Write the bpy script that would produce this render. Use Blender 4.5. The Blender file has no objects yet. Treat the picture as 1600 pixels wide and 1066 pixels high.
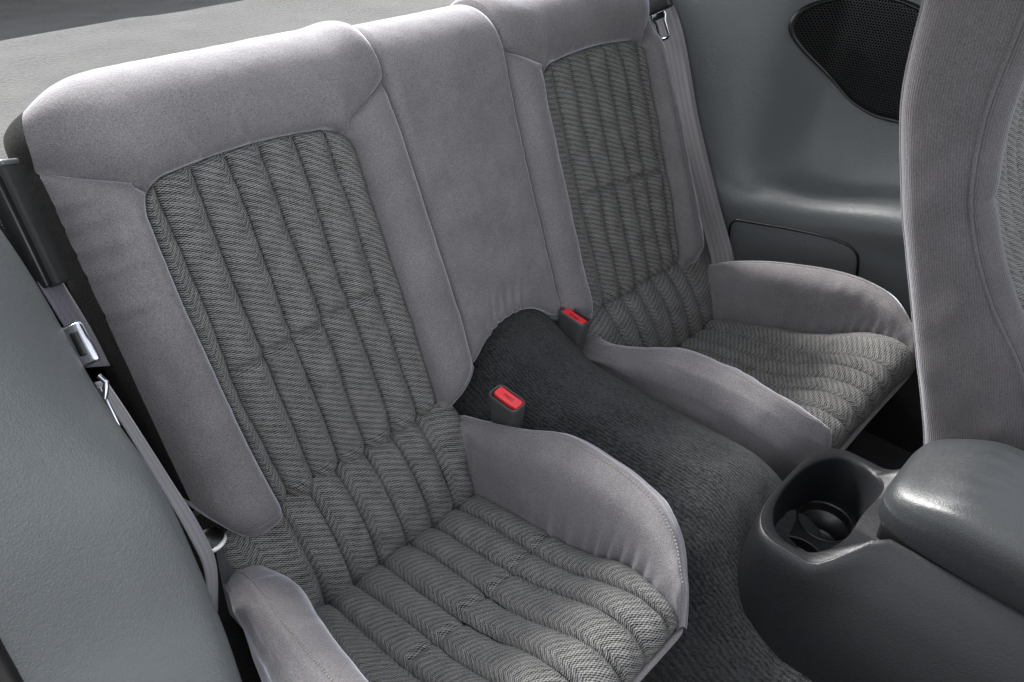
import bpy, bmesh, math
import numpy as np
from math import radians as rad
from mathutils import Matrix, Vector

SC = bpy.context.scene
COL = SC.collection

# ------------------------------------------------------------------ camera
cam_d = bpy.data.cameras.new('camera')
cam = bpy.data.objects.new('camera', cam_d); COL.objects.link(cam)
# rows: camera right, camera down, camera forward, in car axes (x across, y to the rear, z up)
CR = np.array([[0.684, -0.7288, 0.0309], [-0.4027, -0.4126, -0.817], [0.6082, 0.5465, -0.5758]])
Mx = Matrix(((CR[0][0], -CR[1][0], -CR[2][0]), (CR[0][1], -CR[1][1], -CR[2][1]), (CR[0][2], -CR[1][2], -CR[2][2])))
cam.matrix_world = Matrix.Translation((-0.796, -0.690, 1.168)) @ Mx.to_4x4()
cam_d.sensor_width = 36; cam_d.lens = 27.94
cam_d.clip_start = 0.01; cam_d.clip_end = 500
SC.camera = cam

# ------------------------------------------------------------------ light
SUN_EL, SUN_AZ = 38, 3          # azimuth from +y (rear of the car) towards +x
w = bpy.data.worlds.new('World'); SC.world = w; w.use_nodes = True
nt = w.node_tree
sky = nt.nodes.new('ShaderNodeTexSky'); sky.sky_type = 'NISHITA'; sky.sun_disc = False
sky.sun_elevation = rad(SUN_EL); sky.sun_rotation = rad(SUN_AZ)
sky.dust_density = 2.0; sky.ozone_density = 1.2
bg = nt.nodes['Background']; hs = nt.nodes.new('ShaderNodeHueSaturation'); hs.inputs['Saturation'].default_value = .18   # thin overcast
nt.links.new(sky.outputs[0], hs.inputs['Color']); nt.links.new(hs.outputs[0], bg.inputs[0]); bg.inputs[1].default_value = 0.15
sl = bpy.data.lights.new('sun', 'SUN'); sl.energy = 3.0; sl.angle = rad(17); sl.color = (1, .98, .95)
so = bpy.data.objects.new('sun', sl); COL.objects.link(so)
sd = Vector((math.sin(rad(SUN_AZ)) * math.cos(rad(SUN_EL)), math.cos(rad(SUN_AZ)) * math.cos(rad(SUN_EL)), math.sin(rad(SUN_EL))))
so.rotation_euler = sd.to_track_quat('Z', 'Y').to_euler()
SC.view_settings.view_transform = 'Standard'; SC.view_settings.look = 'None'
SC.view_settings.exposure = 2.35; SC.view_settings.gamma = 1

# ------------------------------------------------------------------ helpers
def tag(o, label=None, cat=None, group=None, kind=None):
    if label: o['label'] = label
    if cat: o['category'] = cat
    if group: o['group'] = group
    if kind: o['kind'] = kind
    return o

def empty(name, loc=(0, 0, 0)):
    o = bpy.data.objects.new(name, None); COL.objects.link(o); o.location = loc; o.empty_display_size = .05
    return o

def link(name, me, mat, parent=None):
    o = bpy.data.objects.new(name, me); COL.objects.link(o)
    if mat: me.materials.append(mat)
    if parent is not None:
        o.parent = parent
        o.matrix_parent_inverse = WM(parent).inverted()
    return o

def WM(o):
    m = Matrix.Translation(o.location)
    return m if o.parent is None else Matrix.Identity(4) if o.type == 'MESH' else m

def mesh_np(name, V, F, uv=None, smooth=True):
    me = bpy.data.meshes.new(name)
    V = np.asarray(V, np.float32).reshape(-1, 3); F = np.asarray(F, np.int32)
    n = F.shape[1]
    me.vertices.add(len(V)); me.vertices.foreach_set('co', V.ravel())
    me.loops.add(F.size); me.loops.foreach_set('vertex_index', F.ravel())
    me.polygons.add(len(F))
    me.polygons.foreach_set('loop_start', np.arange(0, F.size, n, dtype=np.int32))
    me.update(calc_edges=True)
    if smooth: me.polygons.foreach_set('use_smooth', np.ones(len(F), bool))
    if uv is not None:
        l = me.uv_layers.new(name='UVMap'); l.data.foreach_set('uv', np.asarray(uv, np.float32).reshape(-1, 2)[F.ravel()].ravel())
    me.validate(); return me

def gridF(ny, nx, closed=False, flip=False):
    i = np.arange(ny - 1)[:, None]; j = np.arange(nx if closed else nx - 1)[None, :]
    k = (j + 1) % nx
    F = np.stack([i * nx + j, i * nx + k, (i + 1) * nx + k, (i + 1) * nx + j], -1).reshape(-1, 4)
    return F[:, ::-1] if flip else F

def grid(name, P, mat, parent=None, uv=None, closed=False, flip=False, thick=0):
    P = np.asarray(P, float); ny, nx = P.shape[:2]
    o = link(name, mesh_np(name, P, gridF(ny, nx, closed, flip), uv), mat, parent)
    if thick:
        m = o.modifiers.new('thickness', 'SOLIDIFY'); m.thickness = thick; m.offset = -1
    return o

def spl(pts, n, closed=False):
    """Catmull-Rom through pts (k,d) -> n points, roughly even in parameter"""
    p = np.asarray(pts, float); k = len(p)
    if closed:
        t = np.linspace(0, k, n, endpoint=False); q = np.concatenate([p[-1:], p, p[:2]])
    else:
        t = np.linspace(0, k - 1, n); q = np.concatenate([[2 * p[0] - p[1]], p, [2 * p[-1] - p[-2]]])
    i = np.minimum(t.astype(int), k - (1 if closed else 2)); f = (t - i)[:, None]
    a, b, c, d = q[i], q[i + 1], q[i + 2], q[i + 3]
    return .5 * (2 * b + (c - a) * f + (2 * a - 5 * b + 4 * c - d) * f ** 2 + (3 * b - a - 3 * c + d) * f ** 3)

def even(pts, n, m=600):
    """spline resampled at equal arc length"""
    p = spl(pts, m); s = np.r_[0, np.cumsum(np.linalg.norm(np.diff(p, axis=0), axis=1))]
    t = np.linspace(0, s[-1], n)
    return np.stack([np.interp(t, s, p[:, k]) for k in range(p.shape[1])], 1)

def arc_len(p):
    return np.r_[0, np.cumsum(np.linalg.norm(np.diff(p, axis=0), axis=1))]

def itp(x, xs, ys):
    """smooth interpolation of table (xs ascending)"""
    xs = np.asarray(xs, float); ys = np.asarray(ys, float)
    x = np.clip(np.asarray(x, float), xs[0], xs[-1])
    d = np.gradient(ys, xs) if len(xs) > 2 else np.full(len(xs), (ys[-1] - ys[0]) / (xs[-1] - xs[0]))
    i = np.clip(np.searchsorted(xs, x) - 1, 0, len(xs) - 2); h = xs[i + 1] - xs[i]; t = (x - xs[i]) / h
    return (2*t**3-3*t**2+1)*ys[i] + (t**3-2*t**2+t)*h*d[i] + (-2*t**3+3*t**2)*ys[i+1] + (t**3-t**2)*h*d[i+1]

def ss(x, a, b):
    t = np.clip((np.asarray(x, float) - a) / (b - a), 0, 1); return t * t * (3 - 2 * t)

def tube(name, path, r, mat, parent=None, ns=8, closed=False, rr=None):
    p = np.asarray(path, float); n = len(p)
    T = np.gradient(p, axis=0); T /= np.linalg.norm(T, axis=1)[:, None] + 1e-12
    N = np.zeros_like(p); up = np.array([.13, .31, .94]); v = up - T[0] * (up @ T[0])
    for i in range(n):
        v = v - T[i] * (v @ T[i]); v /= np.linalg.norm(v); N[i] = v
    B = np.cross(T, N); a = np.linspace(0, 2 * np.pi, ns, endpoint=False)
    R = (np.full(n, r) if rr is None else np.asarray(rr))[:, None, None]
    P = p[:, None] + R * (np.cos(a)[None, :, None] * N[:, None] + np.sin(a)[None, :, None] * B[:, None])
    F = gridF(n, ns, True)
    caps = []
    V = P.reshape(-1, 3)
    return link(name, mesh_np(name, V, F), mat, parent)

def lathe(name, prof, mat, parent=None, axis=np.eye(3), o=(0, 0, 0), n=40):
    prof = np.asarray(prof, float); a = np.linspace(0, 2 * np.pi, n, endpoint=False)
    P = np.stack([prof[:, 0:1] * np.cos(a), prof[:, 0:1] * np.sin(a), np.repeat(prof[:, 1:2], n, 1)], -1)
    return grid(name, P @ np.asarray(axis).T + np.asarray(o), mat, parent, closed=True)

def rbox(name, size, mat, parent=None, frame=np.eye(3), o=(0, 0, 0), r=.004, seg=3, taper=1.0):
    """rounded box; frame columns are its axes; taper scales the +z end"""
    bm = bmesh.new(); bmesh.ops.create_cube(bm, size=1)
    for v in bm.verts:
        v.co = Vector((v.co.x * size[0], v.co.y * size[1], v.co.z * size[2]))
        if v.co.z > 0: v.co.x *= taper; v.co.y *= taper
    bmesh.ops.bevel(bm, geom=bm.edges[:], offset=r, segments=seg, profile=.5, affect='EDGES')
    fr = Matrix([list(x) for x in np.asarray(frame)]).to_4x4(); fr.translation = Vector(o)
    bmesh.ops.transform(bm, matrix=fr, verts=bm.verts)
    for f in bm.faces: f.smooth = True
    me = bpy.data.meshes.new(name); bm.to_mesh(me); bm.free()
    return link(name, me, mat, parent)

def nrm(v): v = np.asarray(v, float); return v / np.linalg.norm(v)
def frame(z, x):
    z = nrm(z); x = np.asarray(x, float); x = nrm(x - z * (x @ z)); return np.stack([x, np.cross(z, x), z], 1)

# smooth deterministic value noise for wrinkles and unevenness
_rng = np.random.default_rng(7)
_G = _rng.standard_normal((64, 64))
def vnoise(x, y):
    x = np.asarray(x, float); y = np.asarray(y, float)
    xi = np.floor(x).astype(int); yi = np.floor(y).astype(int); fx = x - xi; fy = y - yi
    fx = fx * fx * (3 - 2 * fx); fy = fy * fy * (3 - 2 * fy)
    g = lambda i, j: _G[i % 64, j % 64]
    return (g(xi, yi) * (1 - fx) + g(xi + 1, yi) * fx) * (1 - fy) + (g(xi, yi + 1) * (1 - fx) + g(xi + 1, yi + 1) * fx) * fy

# ------------------------------------------------------------------ materials
class NT:
    def __init__(s, name):
        s.m = bpy.data.materials.new(name); s.m.use_nodes = True; s.t = s.m.node_tree
        s.b = s.t.nodes['Principled BSDF']
    def n(s, typ, **kw):
        x = s.t.nodes.new(typ)
        for k, v in kw.items(): setattr(x, k, v)
        return x
    def l(s, a, b): s.t.links.new(a, b)
    def math(s, op, a, b=None, c=None):
        x = s.n('ShaderNodeMath', operation=op)
        for i, v in enumerate((a, b, c)):
            if v is None: continue
            if isinstance(v, (int, float)): x.inputs[i].default_value = v
            else: s.l(v, x.inputs[i])
        return x.outputs[0]
    def noise(s, vec, scale, detail=2, rough=.5):
        x = s.n('ShaderNodeTexNoise'); s.l(vec, x.inputs['Vector']); x.inputs['Scale'].default_value = scale
        x.inputs['Detail'].default_value = detail; x.inputs['Roughness'].default_value = rough
        return x.outputs['Fac']
    def maprange(s, v, a, b, c, d):
        x = s.n('ShaderNodeMapRange'); s.l(v, x.inputs[0])
        for i, q in enumerate((a, b, c, d)): x.inputs[i + 1].default_value = q
        return x.outputs[0]
    def mix(s, f, a, b, blend='MIX'):
        x = s.n('ShaderNodeMix', data_type='RGBA', blend_type=blend)
        for i, v in ((0, f), (6, a), (7, b)):
            if isinstance(v, (int, float)): x.inputs[i].default_value = v
            elif isinstance(v, tuple): x.inputs[i].default_value = (*v, 1)
            else: s.l(v, x.inputs[i])
        return x.outputs[2]
    def bump(s, h, dist, strength=1.0, normal=None):
        x = s.n('ShaderNodeBump'); s.l(h, x.inputs['Height']); x.inputs['Distance'].default_value = dist
        x.inputs['Strength'].default_value = strength
        if normal is not None: s.l(normal, x.inputs['Normal'])
        return x.outputs[0]
    def obj(s): return s.n('ShaderNodeTexCoord').outputs['Object']
    def uv(s): return s.n('ShaderNodeUVMap', uv_map='UVMap').outputs[0]
    def set(s, **kw):
        for k, v in kw.items():
            k = k.replace('_', ' ')
            i = s.b.inputs[k]
            if hasattr(v, 'node'): s.l(v, i)
            elif isinstance(v, tuple): i.default_value = (*v, 1) if len(v) == 3 else v
            else: i.default_value = v
        return s.m

def mat_velour(name, col, sheen=.8, ribs=False, tint=(.86, .89, 1.0)):
    a = NT(name); o = a.obj()
    n1 = a.noise(o, 720, 1.5, .65); n2 = a.noise(o, 14, 3, .6); n3 = a.noise(o, 230, 2, .6)
    f = a.math('MULTIPLY', a.maprange(n1, .28, .72, .66, 1.34), a.maprange(n2, .3, .7, .90, 1.10))
    f = a.math('MULTIPLY', f, a.maprange(n3, .3, .7, .96, 1.04))
    h = a.math('ADD', n1, a.math('MULTIPLY', n3, .8))
    if ribs:
        s = a.n('ShaderNodeSeparateXYZ'); a.l(a.uv(), s.inputs[0])
        rb = a.math('SINE', a.math('MULTIPLY', s.outputs[0], 2 * math.pi / .0032))
        f = a.math('MULTIPLY', f, a.maprange(rb, -1, 1, .88, 1.12)); h = a.math('ADD', h, a.math('MULTIPLY', rb, .35))
    c = a.mix(1.0, col, f, 'MULTIPLY')
    return a.set(Base_Color=c, Roughness=.95, Specular_IOR_Level=.12, Sheen_Weight=sheen, Sheen_Roughness=.30,
                 Sheen_Tint=tint, Normal=a.bump(h, .0007, .8))

def mat_weave(name, dark, light, tint=1.0):
    """herringbone cloth; UV in metres, u across the pleat, v along it"""
    a = NT(name); s = a.n('ShaderNodeSeparateXYZ')
    wob = a.n('ShaderNodeTexNoise'); a.l(a.uv(), wob.inputs['Vector']); wob.inputs['Scale'].default_value = 90
    wob.inputs['Detail'].default_value = 1
    av = a.n('ShaderNodeVectorMath', operation='MULTIPLY_ADD'); a.l(wob.outputs['Color'], av.inputs[0])
    av.inputs[1].default_value = (.0009, .0009, 0); a.l(a.uv(), av.inputs[2]); a.l(av.outputs[0], s.inputs[0])
    u, v = s.outputs[0], s.outputs[1]
    um = a.math('FLOORED_MODULO', u, .047)                                                          # uneven zigzag columns
    tri = a.math('MINIMUM', a.math('MULTIPLY', um, .72), a.math('MULTIPLY', a.math('SUBTRACT', .047, um), 1.7))
    lane = a.math('MULTIPLY', a.math('FLOOR', a.math('DIVIDE', u, .0034)), .0012)                      # thread steps
    ph = a.math('ADD', a.math('ADD', a.math('MULTIPLY', tri, .60), v), lane)
    st = a.math('SINE', a.math('MULTIPLY', ph, 2 * math.pi / .0029))
    big = a.math('SINE', a.math('MULTIPLY', a.math('ADD', a.math('MULTIPLY', tri, .80), v), 2 * math.pi / .0087))
    dash = a.math('SINE', a.math('MULTIPLY', u, 2 * math.pi / .0034))
    st = a.math('MULTIPLY', st, a.maprange(dash, -1, 1, .55, 1.0))
    yarn = a.noise(a.uv(), 1100, 1, .6); blot = a.noise(a.uv(), 45, 2, .6); mid_ = a.noise(a.uv(), 420, 2, .6)
    val = a.math('ADD', a.maprange(st, -1, 1, -.10, 1.02), a.math('MULTIPLY', big, .15))
    val = a.math('ADD', val, a.maprange(yarn, .3, .7, -.22, .22))
    val = a.math('ADD', val, a.maprange(mid_, .3, .7, -.22, .22))
    val = a.math('ADD', val, a.maprange(blot, .3, .7, -.1, .1))
    cl = a.n('ShaderNodeClamp'); a.l(val, cl.inputs[0])
    c = a.mix(cl.outputs[0], dark, light)
    h = a.math('ADD', st, a.math('MULTIPLY', big, .6))
    return a.set(Base_Color=c, Roughness=.9, Specular_IOR_Level=.15, Sheen_Weight=.06, Sheen_Roughness=.5,
                 Sheen_Tint=(.9, .95, 1.0), Normal=a.bump(h, .0004, .6))

def mat_carpet(name, c0, c1, scale=240, streak=None, dist=.004, sheen=.1, uvs=False, rows=0):
    a = NT(name); o = a.uv() if uvs else a.obj()
    if streak:
        mp = a.n('ShaderNodeMapping'); a.l(o, mp.inputs[0]); mp.inputs['Scale'].default_value = streak; o2 = mp.outputs[0]
    else: o2 = o
    n1 = a.noise(o2, scale, 3, .65); n2 = a.noise(o, scale * 2.4, 2, .6); n3 = a.noise(o, 9, 3, .6)
    f = a.math('ADD', a.math('MULTIPLY', n1, .6), a.math('MULTIPLY', n2, .4))
    f = a.math('ADD', f, a.maprange(n3, .3, .7, -.06, .06))
    if rows:
        sp = a.n('ShaderNodeSeparateXYZ'); a.l(o, sp.inputs[0])
        wv = a.math('SINE', a.math('MULTIPLY', a.math('ADD', sp.outputs[0], a.math('MULTIPLY', a.noise(o, 35, 2), .006)), 2 * math.pi / rows))
        f = a.math('ADD', f, a.math('MULTIPLY', wv, .05))
    c = a.mix(a.maprange(f, .36, .64, 0, 1), c0, c1)
    return a.set(Base_Color=c, Roughness=1.0, Specular_IOR_Level=.05, Sheen_Weight=sheen, Sheen_Roughness=.5,
                 Normal=a.bump(f, dist, 1.0))

def mat_vinyl(name, col, rough=.45, grain=420, dist=.0005, spec=.5, var=.06):
    a = NT(name); o = a.obj()
    vo = a.n('ShaderNodeTexVoronoi', feature='DISTANCE_TO_EDGE'); a.l(o, vo.inputs['Vector']); vo.inputs['Scale'].default_value = grain
    n = a.noise(o, grain * .55, 3, .6); n2 = a.noise(o, 6, 3, .6)
    h = a.math('ADD', a.math('MINIMUM', vo.outputs['Distance'], .25), a.math('MULTIPLY', n, .7))
    c = a.mix(1.0, col, a.maprange(n2, .3, .7, 1 - var, 1 + var), 'MULTIPLY')
    return a.set(Base_Color=c, Roughness=a.maprange(n, .3, .7, rough - .06, rough + .06), Specular_IOR_Level=spec, Normal=a.bump(h, dist, .8))

def mat_plain(name, col, rough=.5, metal=0, spec=.5, nz=80):
    a = NT(name); n = a.noise(a.obj(), nz, 3, .6)
    c = a.mix(1.0, col, a.maprange(n, .3, .7, .9, 1.1), 'MULTIPLY')
    return a.set(Base_Color=c, Roughness=a.maprange(n, .3, .7, rough * .85, rough * 1.15), Metallic=metal, Specular_IOR_Level=spec)

def mat_web(name, col):
    a = NT(name); s = a.n('ShaderNodeSeparateXYZ'); a.l(a.uv(), s.inputs[0])
    u, v = s.outputs[0], s.outputs[1]
    d = a.math('SINE', a.math('MULTIPLY', a.math('ADD', u, v), 2 * math.pi / .0034))
    band = a.math('SINE', a.math('MULTIPLY', u, 2 * math.pi / .0115))
    f = a.math('MULTIPLY', a.maprange(d, -1, 1, .87, 1.13), a.maprange(band, -1, 1, .88, 1.1))
    c = a.mix(1.0, col, f, 'MULTIPLY')
    return a.set(Base_Color=c, Roughness=.75, Specular_IOR_Level=.25, Sheen_Weight=.15, Normal=a.bump(d, .0004, .5))

VELOUR = mat_velour('velour', (.130, .1225, .127))
VELOUR_F = mat_velour('velour_ribbed', (.070, .066, .069), ribs=True, sheen=.35)
WEAVE = mat_weave('herringbone', (.0035, .0035, .0035), (.210, .207, .200))
PIPE = mat_velour('piping', (.17, .16, .165), sheen=.4)
THREAD = mat_plain('thread', (.20, .185, .175), .8)
CARPET = mat_carpet('tunnel_carpet', (.0042, .0044, .0047), (.042, .044, .0465), 330, streak=(1.0, .40, 1.0), dist=.005, rows=.0046)
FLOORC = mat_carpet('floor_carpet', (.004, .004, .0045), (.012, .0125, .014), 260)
CARGO = mat_carpet('cargo_carpet', (.012, .0123, .0117), (.040, .0415, .0388), 190, dist=.0035, sheen=.25)
BACKC = mat_carpet('seat_side_carpet', (.004, .0042, .0042), (.014, .0148, .0145), 260, sheen=.03)
TRIM = mat_vinyl('trim_vinyl', (.082, .089, .0915), rough=.43, grain=300, dist=.0009, spec=.5)
TRIMR = TRIM
CONS = mat_vinyl('console_vinyl', (.006, .0063, .0075), rough=.43, grain=520, dist=.0005, spec=.24)
LID = mat_vinyl('armrest_vinyl', (.012, .0135, .015), rough=.44, grain=480, dist=.0004, spec=.42)
BLACK = mat_plain('black_plastic', (.006, .006, .0065), .35)
DARK = mat_plain('dark_plastic', (.018, .019, .0195), .42)
CHROME = mat_plain('chrome', (.50, .51, .55), .12, 1.0)
RED = mat_plain('red_button', (.62, .022, .032), .38)
WEB = mat_web('belt_webbing', (.19, .185, .20))
WEBD = mat_web('belt_webbing_dark', (.085, .08, .10))
ORANGE = mat_plain('orange_plastic', (.75, .33, .12), .4)

# ------------------------------------------------------------------ rear seat back
A = rad(22.5); SO = np.array([0, 0, .40])
LM = np.array([[1, 0, 0], [0, math.sin(A), -math.cos(A)], [0, math.cos(A), math.sin(A)]])
def L2W(P): return np.asarray(P) @ LM.T + SO

V_ROLL, R_ROLL = .461, .066
def bend(P):
    """local (u, s, h): lay the cover over the rounded top of the back"""
    u, s, h = P[..., 0], P[..., 1], P[..., 2]
    th = np.clip((s - V_ROLL) / R_ROLL, 0, None)
    v = np.where(th > 0, V_ROLL + (R_ROLL + h) * np.sin(th), s)
    w_ = np.where(th > 0, -R_ROLL + (R_ROLL + h) * np.cos(th), h)
    return np.stack([u, v, w_], -1)

def U0(v): return itp(v, [0, .05, .1, .2, .32, .46, .53, .62], [.107, .107, .106, .108, .112, .117, .120, .120])
RC, VC = .045, .381            # rounded upper corners of the pleated panels
def EIN(v):
    v = np.asarray(v, float); b = itp(v, [-.02, .1, .24, .33, .381], [.184, .183, .185, .187, .188])
    return np.where(v > VC, .233 - np.sqrt(np.maximum(RC ** 2 - (v - VC) ** 2, 1e-7)), b)
def EOUT(v):
    v = np.asarray(v, float); b = itp(v, [-.02, .1, .24, .33, .381], [.463, .473, .479, .481, .480])
    return np.where(v > VC, .435 + np.sqrt(np.maximum(RC ** 2 - (v - VC) ** 2, 1e-7)), b)
def PTOP(a): # top seam of the pleated panel
    a = np.asarray(a, float); e = .432 - .012 * (np.abs(a - .335) / .14) ** 2
    e = np.where(a > .435, VC + np.sqrt(np.maximum(RC ** 2 - (a - .435) ** 2, 1e-7)), e)
    return np.where(a < .233, VC + np.sqrt(np.maximum(RC ** 2 - (a - .233) ** 2, 1e-7)), e)
J_IN, J_OUT = (.2005, float(PTOP(.2005))), (.4675, float(PTOP(.4675)))
def hem(P, sides='lrb', d=.02):
    """border rows/columns dropped into the seam so that no gap shows"""
    if 'l' in sides: m_ = P[:, :1] * .9 + P[:, 1:2] * .1; c = P[:, :1].copy(); c[..., 2] -= d; P = np.concatenate([c, P[:, :1], m_, P[:, 1:]], 1)
    if 'r' in sides: m_ = P[:, -1:] * .9 + P[:, -2:-1] * .1; c = P[:, -1:].copy(); c[..., 2] -= d; P = np.concatenate([P[:, :-1], m_, P[:, -1:], c], 1)
    if 'b' in sides: m_ = P[:1] * .9 + P[1:2] * .1; c = P[:1].copy(); c[..., 2] -= d; P = np.concatenate([c, P[:1], m_, P[1:]], 0)
    if 't' in sides: m_ = P[-1:] * .9 + P[-2:-1] * .1; c = P[-1:].copy(); c[..., 2] -= d; P = np.concatenate([P[:-1], m_, P[-1:], c], 0)
    return P
GRO = [.185, .224, .271, .318, .364, .410, .457, .479]
E_PANEL, E_MID = -.006, -.001
def EDGE_W(v): return itp(v, [-.02, .05, .3, .45, .55, .65], [-.004, -.010, -.024, -.034, -.038, -.038])

# wrinkle list in seat-back coordinates (|u| side, ends, height, width)
WR = []
def wr(s, p, q, amp, wd): WR.append((s, np.array(p), np.array(q), amp, wd))
wr(-1, (-.392, .437), (-.402, .462), -.0040, .006); wr(-1, (-.405, .436), (-.418, .465), .0045, .008)
wr(-1, (-.328, .434), (-.335, .462), -.0040, .006); wr(-1, (-.340, .434), (-.349, .466), .0045, .008)
wr(-1, (-.215, .42), (-.20, .47), .003, .012)
for k, vv in enumerate((.425, .40, .372, .345, .30)):
    wr(-1, (-.556, vv), (-.51 + .004 * k, vv + .004), .0042, .006); wr(-1, (-.556, vv - .011), (-.515, vv - .009), -.004, .005)
for k, uu in enumerate((-.062, -.045, -.027, -.008, .012)):
    wr(0, (uu, .078 - .25 * abs(uu)), (uu + .012, .125), .0028, .0045); wr(0, (uu + .009, .078 - .25 * abs(uu)), (uu + .02, .12), -.0025, .004)
def wrinkles(u, v):
    d = np.zeros_like(u)
    for s, p, q, amp, wd in WR:
        ab = q - p; L2 = ab @ ab
        t = ((u - p[0]) * ab[0] + (v - p[1]) * ab[1]) / L2; tc = np.clip(t, 0, 1)
        dd = np.hypot(u - p[0] - tc * ab[0], v - p[1] - tc * ab[1])
        d += amp * np.exp(-(dd / wd) ** 2) * (1 - .75 * tc)
    return d + (.0011 - .00085 * ss(v, .42, .48)) * vnoise(u * 28 + 5, v * 28 + 9) + (.0005 - .00035 * ss(v, .42, .48)) * vnoise(u * 75, v * 75)

def puff(t, p=2.4): return np.clip(1 - np.abs(2 * t - 1) ** p, 0, 1) ** .54
def endf(d, r): x = np.clip(d / r, 0, 1); return np.sqrt(np.clip(1 - (1 - x) ** 2, 0, 1))

def curl(P, row, outd, r, back, n=6):
    """extra rows that fold the cover's edge backwards; P local grid, outd (nx,2) outward directions in u,v"""
    R = P[row]; rows = []
    for th in np.linspace(0, np.pi / 2, n)[1:]:
        q = R.copy(); q[:, :2] += outd * r * np.sin(th); q[:, 2] -= r * (1 - np.cos(th)); rows.append(q)
    q = rows[-1].copy(); q[:, 2] -= back; rows.append(q)
    return np.array(rows)

def out_dirs(P, row, nxt):
    t = np.gradient(P[row][:, :2], axis=0); n_ = np.stack([-t[:, 1], t[:, 0]], 1); n_ /= np.linalg.norm(n_, axis=1)[:, None] + 1e-9
    inward = (P[nxt] - P[row])[:, :2]
    sg = np.sign((n_ * inward).sum(1)); sg[sg == 0] = 1
    return -n_ * sg[:, None]

seatback = tag(empty('folding_rear_seat', L2W((0, 0, -.05))), 'grey velour rear seat back with two herringbone pleated panels and a plain centre', 'rear seat')

def piece(name, P, s=1, mat=None, uv=None, flat_bend=True):
    P = P.copy(); P[..., 0] *= s
    return grid(name, L2W(bend(P)), mat or VELOUR, seatback, uv=uv, flip=(s < 0))

S_TOP = V_ROLL + R_ROLL * 2.1
# centre section
ny, nx = 150, 70
t = np.linspace(-1, 1, nx)[None, :]; q = np.linspace(0, 1, ny)[:, None]
u_e = None
arch = .083 - .046 * np.abs(t) ** 2.3
sv = arch + (S_TOP - arch) * q
uu = U0(sv) * t
edge = endf((1 - np.abs(t)), .16)
h = E_MID + (.013) * edge * (.55 + .45 * endf(sv - arch, .05)) + .007 * edge * ss(sv, .38, .47) + wrinkles(uu, sv)
P = np.stack([uu, sv, h], -1)
ex = curl(P, 0, out_dirs(P, 0, 1), .013, .05)
P = hem(np.concatenate([ex[::-1], P]), 'lr'); piece('centre_section', P)

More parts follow.
